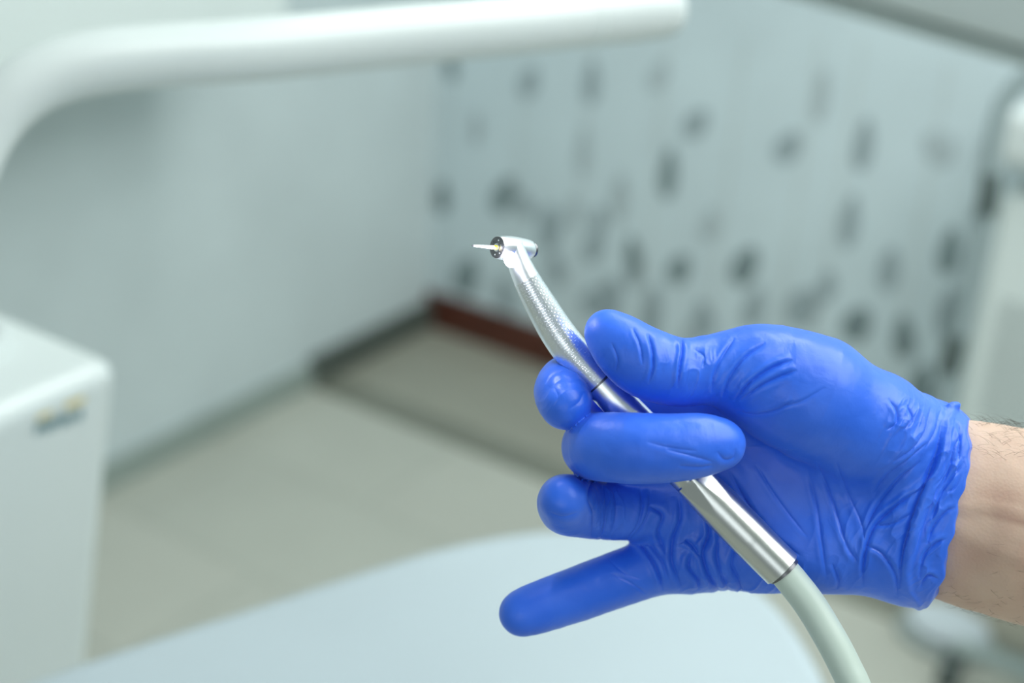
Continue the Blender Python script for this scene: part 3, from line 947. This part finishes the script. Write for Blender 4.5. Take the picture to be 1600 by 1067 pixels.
def build_glove():
    lo = Pm(760, 1010, 0) * 1.0
    lo = np.array([-16.0, -112.0, -517 - 52.0]); hi = np.array([176.0, 22.0, -517 + 38.0])
    h = 1.05
    shape = tuple(int(math.ceil((hi[i] - lo[i]) / h)) + 1 for i in range(3))
    V, Q = surface_nets(hand_sdf, lo, h, shape)
    V, Q = subdivide(V, Q)
    for _ in range(2):
        d = hand_sdf(V); g = grad(hand_sdf, V)
        V = V - g * np.clip(d, -0.6, 0.6)[:, None]
    V, Q = subdivide(V, Q)
    N = vert_normals(V, Q)
    if (N[:1000] * grad(hand_sdf, V[:1000])).sum(1).mean() < 0:
        N = -N; Q = Q[:, ::-1]
    for _ in range(2):                 # even the normals out
        M4 = N[Q].mean(1); N2 = np.zeros_like(N)
        for k in range(4):
            for a in range(3): N2[:, a] += np.bincount(Q[:, k], weights=M4[:, a], minlength=len(V))
        N = N2 / np.maximum(np.linalg.norm(N2, axis=1), 1e-9)[:, None]
    d, names, lab = hand_sdf(V, True)
    px = 800 + FPX * V[:, 0] / (-V[:, 2]); py = 533.5 - FPX * V[:, 1] / (-V[:, 2])
    disp = np.zeros(len(V))
    front = np.clip(N[:, 2] * 2.5 + 0.9, 0, 1)
    # the palm behind fingers is reached by these creases only where it is the label itself
    for labs, amp, wd, lip, pts in CREASES:
        C = catmull(pts, 6)
        mask = np.isin(lab, [names.index(x) for x in labs]) & (front > 0)
        mask &= (px > C[:, 0].min() - 25) & (px < C[:, 0].max() + 25) & (py > C[:, 1].min() - 25) & (py < C[:, 1].max() + 25)
        ii = np.nonzero(mask)[0]
        if not len(ii): continue
        p = np.stack([px[ii], py[ii]], 1)
        best = np.full(len(ii), 1e9); sg = np.zeros(len(ii)); tt = np.zeros(len(ii))
        n = len(C) - 1
        for k in range(n):
            a, b = C[k], C[k + 1]; ab = b - a
            t = np.clip(((p - a) @ ab) / ab.dot(ab), 0, 1)
            q = p - a - t[:, None] * ab
            dd = np.hypot(q[:, 0], q[:, 1])
            m = dd < best
            best[m] = dd[m]; sg[m] = np.sign(ab[0] * q[:, 1] - ab[1] * q[:, 0])[m]; tt[m] = ((k + t) / n)[m]
        s = best / 4.3 * sg
        tap = np.clip(np.minimum(tt, 1 - tt) * 5, 0, 1) ** 0.7
        pr = -1.1 * np.exp(-np.abs(s) / (0.5 * wd)) + 0.5 * lip * np.exp(-((s - 1.6 * wd) / (1.3 * wd)) ** 2) + 0.3 * lip * np.exp(-((s + 2 * wd) / (1.6 * wd)) ** 2)
        disp[ii] += amp * 1.0 * pr * tap * front[ii]
    for z, (cx, cy, rx, ry, ang, amp, wl_, labs) in enumerate(ZONES):
        e = ((px - cx) / rx) ** 2 + ((py - cy) / ry) ** 2
        mask = np.isin(lab, [names.index(x) for x in labs]) & (e < 2.2)
        ii = np.nonzero(mask)[0]
        if not len(ii): continue
        a = math.radians(ang)
        # along-fold and across-fold coordinates (y up)
        X, Y, Z = V[ii, 0], V[ii, 1], V[ii, 2]
        al = X * math.cos(a) + Y * math.sin(a); ac = -X * math.sin(a) + Y * math.cos(a)
        wob = vnoise(np.stack([X / 9, Y / 9, Z / 9], 1), z) * 2.2
        q = np.stack([al / (wl_ * 3.6), (ac + wob) / wl_, Z / (wl_ * 2.5)], 1)
        n1 = vnoise(q, 7 + z); n2 = vnoise(q * 1.9 + 11, 17 + z)
        rid = (1 - np.abs(n1)) ** 3 * 1.3 - 0.5 + 0.45 * ((1 - np.abs(n2)) ** 3 - 0.3)
        wgt = np.clip(1.3 - e[ii], 0, 1)
        disp[ii] += amp * rid * wgt
    # faint overall unevenness of the film
    disp += 0.10 * vnoise(V / 7.0, 3) + 0.05 * vnoise(V / 2.6, 5)
    cx_ = np.interp(py, CUT[:, 0], CUT[:, 1])
    disp *= np.clip((cx_ - px - 4) / 14, 0, 1)
    V = V + N * disp[:, None]
    me = bpy.data.meshes.new('glove')
    me.vertices.add(len(V)); me.vertices.foreach_set('co', (V / 1000).astype('f').ravel())
    me.loops.add(len(Q) * 4); me.loops.foreach_set('vertex_index', Q.astype('i').ravel())
    me.polygons.add(len(Q)); me.polygons.foreach_set('loop_start', np.arange(0, len(Q) * 4, 4, dtype='i'))
    me.polygons.foreach_set('loop_total', np.full(len(Q), 4, 'i'))
    me.update(calc_edges=True); me.validate()
    me.transform(CM)
    print('glove verts', len(V))
    return me


# ---- forearm (skin) as the person's body; the glove is its clothing
def W(px, py, wz): v = Pm(px, py, wz) / 1000; return CM @ Vector(v)


def build_arm():
    # stations: px, py, w, half height mm, half thickness mm
    ST = [(1405, 782, -15, 27, 15), (1440, 787, -14, 31.5, 17), (1480, 794, -13, 33.6, 18.6), (1520, 803, -12.5, 34.6, 20.5), (1560, 812, -12, 35.2, 23), (1600, 821, -12, 36, 24),
          (1680, 838, -14, 38, 27), (1800, 862, -18, 41, 32), (1960, 895, -24, 44, 37), (2150, 935, -30, 46, 40), (2380, 985, -36, 46, 42), (2600, 1030, -42, 42, 40), (2700, 1050, -44, 30, 28)]
    C = catmull([tuple(Pm(*s[:3])) + (s[3], s[4]) for s in ST], 10)
    n = len(C); seg = 96
    T = np.gradient(C[:, :3], axis=0); T /= np.linalg.norm(T, axis=1)[:, None]
    V = []; vein = []
    for i in range(n):
        zz = np.array([0, 0, 1.0]); zz = zz - T[i] * zz.dot(T[i]); zz /= np.linalg.norm(zz)
        yy = np.cross(zz, T[i])
        for k in range(seg):
            a = 2 * PI * k / seg
            p = C[i, :3] + yy * math.cos(a) * C[i, 3] + zz * math.sin(a) * C[i, 4] * (1 - 0.12 * math.cos(2 * a))
            V.append(p)
    V = np.array(V)
    ctr = np.repeat(C[:, :3], seg, 0); N = V - ctr; N /= np.linalg.norm(N, axis=1)[:, None]
    px = 800 + FPX * V[:, 0] / (-V[:, 2]); py = 533.5 - FPX * V[:, 1] / (-V[:, 2])
    fr = N[:, 2] > 0
    g = lambda yc, wd: np.exp(-((py - yc) / wd) ** 2) * fr
    y1 = 793 + (px - 1515) * 0.16 + 3 * np.sin(px / 23)
    y2 = 845 + (px - 1515) * 0.42
    V = V + N * (0.55 * g(y1, 6) - 0.5 * g(y1 + 13, 8) + 0.5 * g(y2 - 5, 11) + 0.3 * vnoise(V / 12, 2) + 0.12 * vnoise(V / 3, 9))[:, None]
    vein = 0.55 * g(y1 + 6, 6) * np.clip((px - 1515) / 50, 0.15, 1) + 0.35 * np.exp(-(((px - 1530) / 40) ** 2 + ((py - 870) / 26) ** 2)) * fr + 0.3 * np.exp(-(((px - 1575) / 50) ** 2 + ((py - 775) / 14) ** 2)) * fr
    faces = []
    for i in range(n - 1):
        for k in range(seg):
            k2 = (k + 1) % seg
            faces.append((i * seg + k, (i + 1) * seg + k, (i + 1) * seg + k2, i * seg + k2))
    faces.append(tuple(range(seg))); faces.append(tuple((n - 1) * seg + k for k in range(seg))[::-1])
    me = bpy.data.meshes.new('person')
    me.from_pydata([tuple(v / 1000) for v in V], [], faces)
    at_ = me.attributes.new('vein', 'FLOAT', 'POINT'); at_.data.foreach_set('value', vein.astype('f'))
    me.update(); me.transform(CM)
    return me, V, N, seg, n


arm_me, AV, AN, aseg, an = build_arm()
person = link_mesh('person', arm_me, M['skin'])
tag(person, 'bare forearm of a person wearing a blue glove, palm towards viewer, holding a dental handpiece', 'person')
glove = link_mesh('glove', build_glove(), M['glove'], None)
glove.parent = person
tag(glove, 'bright blue disposable nitrile glove with wrinkled cuff')
# normals check by volume sign


def fix_normals(o):
    bm = bmesh.new(); bm.from_mesh(o.data); bmesh.ops.recalc_face_normals(bm, faces=bm.faces)
    if bm.calc_volume(signed=True) < 0: bmesh.ops.reverse_faces(bm, faces=bm.faces)
    bm.to_mesh(o.data); bm.free()


fix_normals(glove); fix_normals(person)

# hairs along the upper and lower edge and sparsely on the skin
rnd = random.Random(11)
hv = []; hf = []
apx = 800 + FPX * AV[:, 0] / (-AV[:, 2])
cand_top = np.nonzero((AN[:, 1] > 0.80) & (apx > 1512) & (apx < 1700))[0]
cand_bot = np.nonzero((AN[:, 1] < -0.80) & (apx > 1480) & (apx < 1700))[0]
cand_mid = np.nonzero((np.abs(AN[:, 1]) < 0.9) & (AN[:, 2] > 0.1) & (AN[:, 1] < 0.1) & (apx > 1530) & (apx < 1700))[0]
for cand, cnt, lng, stand in ((cand_top, 260, 9, 0.28), (cand_bot, 170, 5, 0.25), (cand_mid, 25, 4, 0.06)):
    for _ in range(cnt):
        i = rnd.choice(list(cand)); base = AV[i].copy() + np.array([rnd.uniform(-1.5, 1.5), 0, rnd.uniform(-1, 1)]); nn = AN[i]
        base = base - nn * 0.5
        a = rnd.uniform(-0.7, 0.7)
        dr_ = np.array([math.cos(a) * (-1 if rnd.random() < 0.6 else 1), 0.15 * math.sin(a), math.sin(a)])
        dr_ = dr_ - nn * dr_.dot(nn); dr_ /= np.linalg.norm(dr_)
        L = lng * rnd.uniform(0.5, 1.2); pts = []
        for k in range(5):
            t = k / 4
            pts.append(base + dr_ * L * t + nn * (L * stand * math.sin(t * 2.2) + 0.6 * t))
        rr = 0.045
        s = np.cross(dr_, nn)
        b0 = len(hv)
        for k, p in enumerate(pts):
            r_ = rr * (1 - 0.8 * k / 4)
            for q in (s, -0.5 * s + 0.87 * nn, -0.5 * s - 0.87 * nn): hv.append(p + q * r_)
        for k in range(4):
            for j in range(3):
                j2 = (j + 1) % 3
                hf.append((b0 + 3 * k + j, b0 + 3 * k + j2, b0 + 3 * k + 3 + j2, b0 + 3 * k + 3 + j))
hm = bpy.data.meshes.new('arm_hair'); hm.from_pydata([tuple(v / 1000) for v in hv], [], hf); hm.transform(CM)
ho = link_mesh('arm_hair', hm, M['hair']); ho.parent = person
tag(ho, 'fine dark hairs', kind='stuff')

# ================================================================== THE HANDPIECE
hpc = thing('dental_handpiece', W(1000, 655, 0), 'silver high-speed dental handpiece with lit tip and pale green hose, held in blue glove', 'dental handpiece')


def pr(px, py, wz, r): v = W(px, py, wz); return (v.x, v.y, v.z, r / 1000)


tube('grip', [pr(801, 384, 2.5, 3.9), pr(808, 402, 2.2, 4.1), pr(817, 424, 1.8, 4.6), pr(830, 450, 1.2, 5.2), pr(847, 480, 0.6, 5.8),
              pr(868, 515, 0, 6.3), pr(892, 548, 0, 6.6), pr(920, 580, 0, 6.5), pr(936, 596, 0, 6.35)], M['knurl'], hpc, seg=64, sub=8)
tube('seam_ring', [pr(936, 596, 0, 6.2), pr(938.5, 598.5, 0, 6.2)], M['darksteel'], hpc, seg=48, sub=1)
tube('barrel', [pr(938.5, 598.5, 0, 6.35), pr(965, 627, 0, 6.25), pr(1000, 662, 0, 6.2), pr(1035, 698, 0, 6.2), pr(1060, 727, 0, 6.3)], M['steel'], hpc, seg=64, sub=8)
# coupling with milled flats
D0, D1 = np.array(W(1062, 729, 0)), np.array(W(1223, 890, 3))
axl = 60
stn = [0, 0.03, 0.035, 0.10, 0.11] + list(np.linspace(0.13, 0.985, 50)) + [0.995, 1.0]
pth = [D0 + (D1 - D0) * s_ for s_ in stn]
Ltot = np.linalg.norm(D1 - D0)


def srad(s_):
    if s_ <= 0.03: return 6.4
    if s_ < 0.105: return 6.9
    if s_ >= 0.999: return 7.0
    if s_ < 0.2: return 7.6 + 0.1 * (s_ - 0.1) * 10
    if s_ < 0.70: return 7.72
    if s_ < 0.72: return 7.66
    return 7.64 - 0.6 * (s_ - 0.7)


rad = [srad(s_) / 1000 for s_ in stn]


_T = (D1 - D0) / Ltot; _N = np.cross(_T, [0, 0, 1.0]); _N /= np.linalg.norm(_N); _B = np.cross(_T, _N)
_v = -np.array(fwd) * 0.88 + (-np.array(cr) * 0.72 - np.array(cu) * 0.69) * 0.47
A0 = math.atan2(_v.dot(_B), _v.dot(_N))


def flats(i, a):
    s_ = stn[i]
    if s_ < 0.105 or s_ > 0.5: return 1
    best = 1.0
    for k in range(6):
        d_ = (a - (k * PI / 3 + A0) + PI) % (2 * PI) - PI
        if abs(d_) < 1.2:
            lim = (0.90 + 0.36 * max(0, s_ - 0.11)) / math.cos(d_)
            best = min(best, lim)
    return best


me = sweep(pth, rad, 96, rfun=flats)
me.name = 'coupling'
cp = link_mesh('coupling', me, M['sleeve'], hpc)
try: me.set_sharp_from_angle(angle=math.radians(22))
except Exception: pass
tag(cp, 'wider brushed silver coupling sleeve')
tube('hose_collar', [pr(1219, 886, 3, 6.4), pr(1226, 894, 3.1, 6.4)], M['darksteel'], hpc, sub=1)
hose = tube('hose', [pr(1216, 883, 3, 5.7), pr(1240, 911, 3.5, 5.75), pr(1268, 948, 5, 5.8), pr(1298, 998, 8, 5.8), pr(1320, 1040, 10, 5.8), pr(1342, 1090, 12, 5.8),
                     pr(1370, 1190, 10, 5.8), pr(1375, 1300, 0, 5.8), pr(1350, 1420, -30, 5.8), pr(1260, 1540, -80, 5.8)], M['hose'], hpc, seg=40, sub=10)
tag(hose, 'pale green rubber hose')
hr = tube('hose_tail', [pr(1260, 1540, -80, 5.8), pr(1100, 1600, -130, 5.8), pr(900, 1560, -180, 5.8)], M['hose'], hpc, seg=30, sub=8)

# head: short barrel whose face looks left and towards the viewer
axd = Vector((-0.75, 0.01, 0.66)).normalized()
fcn = Pm(777, 386.5, 6.5)


def hpnt(s_): v = (fcn + np.array(axd) * s_) / 1000; return np.array(CM @ Vector(v))


def ring_tube(name, prof, mat, parent, seg=48):
    """prof: (distance along the axis from the face in mm, radius mm)"""
    path = [hpnt(s_) for s_, _ in prof]
    path = [np.array(p) for p in path]
    # sweep needs a monotonic path for tangents: use a constant axis instead
    A = np.array((CM.to_3x3() @ axd)); ref = np.array([0, 0, 1.0]); N = np.cross(A, ref); N /= np.linalg.norm(N); B = np.cross(A, N)
    V = []; F = []
    for (s_, r_), p in zip(prof, path):
        for k in range(seg):
            a = 2 * PI * k / seg
            V.append(p + (N * math.cos(a) + B * math.sin(a)) * r_ / 1000)
    for i in range(len(prof) - 1):
        for k in range(seg):
            k2 = (k + 1) % seg
            F.append((i * seg + k, i * seg + k2, (i + 1) * seg + k2, (i + 1) * seg + k))
    F.append(tuple(range(seg))[::-1]); F.append(tuple((len(prof) - 1) * seg + k for k in range(seg)))
    me_ = bpy.data.meshes.new(name); me_.from_pydata([tuple(v) for v in V], [], F); me_.update()
    o = link_mesh(name, me_, mat, parent)
    try: me_.set_sharp_from_angle(angle=math.radians(35))
    except Exception: pass
    bm_ = bmesh.new(); bm_.from_mesh(me_); bmesh.ops.recalc_face_normals(bm_, faces=bm_.faces); bm_.to_mesh(me_); bm_.free()
    return o


head = ring_tube('head', [(-16.2, 3.0), (-15.9, 3.35), (-15.0, 3.6), (-12.5, 4.0), (-9.0, 4.35), (-6.0, 4.5), (-3, 4.4), (-0.3, 4.15), (0, 4.0)], M['steel'], hpc, 64)
face = ring_tube('chuck_face', [(-0.5, 3.9), (0.25, 3.9), (0.35, 3.6), (0.35, 1.7), (0.1, 1.6), (-0.4, 1.5)], M['darksteel'], hpc, 48)
tag(face, 'dark steel ring round the bur')
btn = ring_tube('push_button', [(-17.5, 2.5), (-17.3, 2.85), (-16.4, 2.85), (-16.0, 2.6)], M['darksteel'], hpc, 48)
ring_tube('chuck_collar', [(-0.3, 1.45), (0.5, 1.45), (0.6, 1.2), (0.6, 0.85)], M['steel'], hpc, 32)
bur = ring_tube('bur', [(1.4, 0.62), (2.0, 0.68), (7, 0.52), (11.0, 0.38), (11.3, 0.25)], M['bur'], hpc, 24)
tag(bur, 'thin white tapered bur')
sk = ring_tube('shank', [(0.0, 0.8), (1.3, 0.8), (1.8, 0.7)], M['gold'], hpc, 24)
tag(sk, 'yellow shank')
ring_tube('bur_tip', [(11.2, 0.30), (11.7, 0.26), (11.8, 0.12)], M['darksteel'], bur, 16)
for k in range(6):                     # tiny screws and jets in the face
    a = 2 * PI * k / 6 + 0.5
    nrm = CM.to_3x3() @ axd; N_ = nrm.cross(Vector((0, 0, 1))).normalized(); B_ = nrm.cross(N_)
    c = Vector(hpnt(0.36)) + (N_ * math.cos(a) + B_ * math.sin(a)) * 0.0027
    bm = bmesh.new()
    bmesh.ops.create_cone(bm, cap_ends=True, segments=12, radius1=0.00032, radius2=0.00028, depth=0.0002, matrix=Matrix.Translation(c) @ nrm.to_track_quat('Z', 'Y').to_matrix().to_4x4())
    bm_obj('water_jet', bm, M['dark' if k % 2 else 'steel'], hpc)
# light window at the neck below the head
lp = W(797, 405, 6.6)
bm = bmesh.new()
bmesh.ops.create_uvsphere(bm, u_segments=24, v_segments=16, radius=1.0)
R = (CM.to_3x3() @ Matrix(((0.80, -0.3, 0.5), (0.45, 0.85, -0.2), (-0.4, 0.4, 0.8)))).to_4x4()
bm.transform(Matrix.Translation(lp) @ R @ Matrix.Diagonal((0.0024, 0.0032, 0.0018, 1)))
tag(bm_obj('light_window', bm, M['led'], hpc, smooth=True), 'glowing white light window')
pl = bpy.data.lights.new('handpiece_lamp', 'POINT'); pl.energy = 0.04; pl.color = (0.85, 0.85, 1); pl.shadow_soft_size = 0.002
po = bpy.data.objects.new('handpiece_lamp', pl); COL.objects.link(po); po.location = W(788, 405, 11)
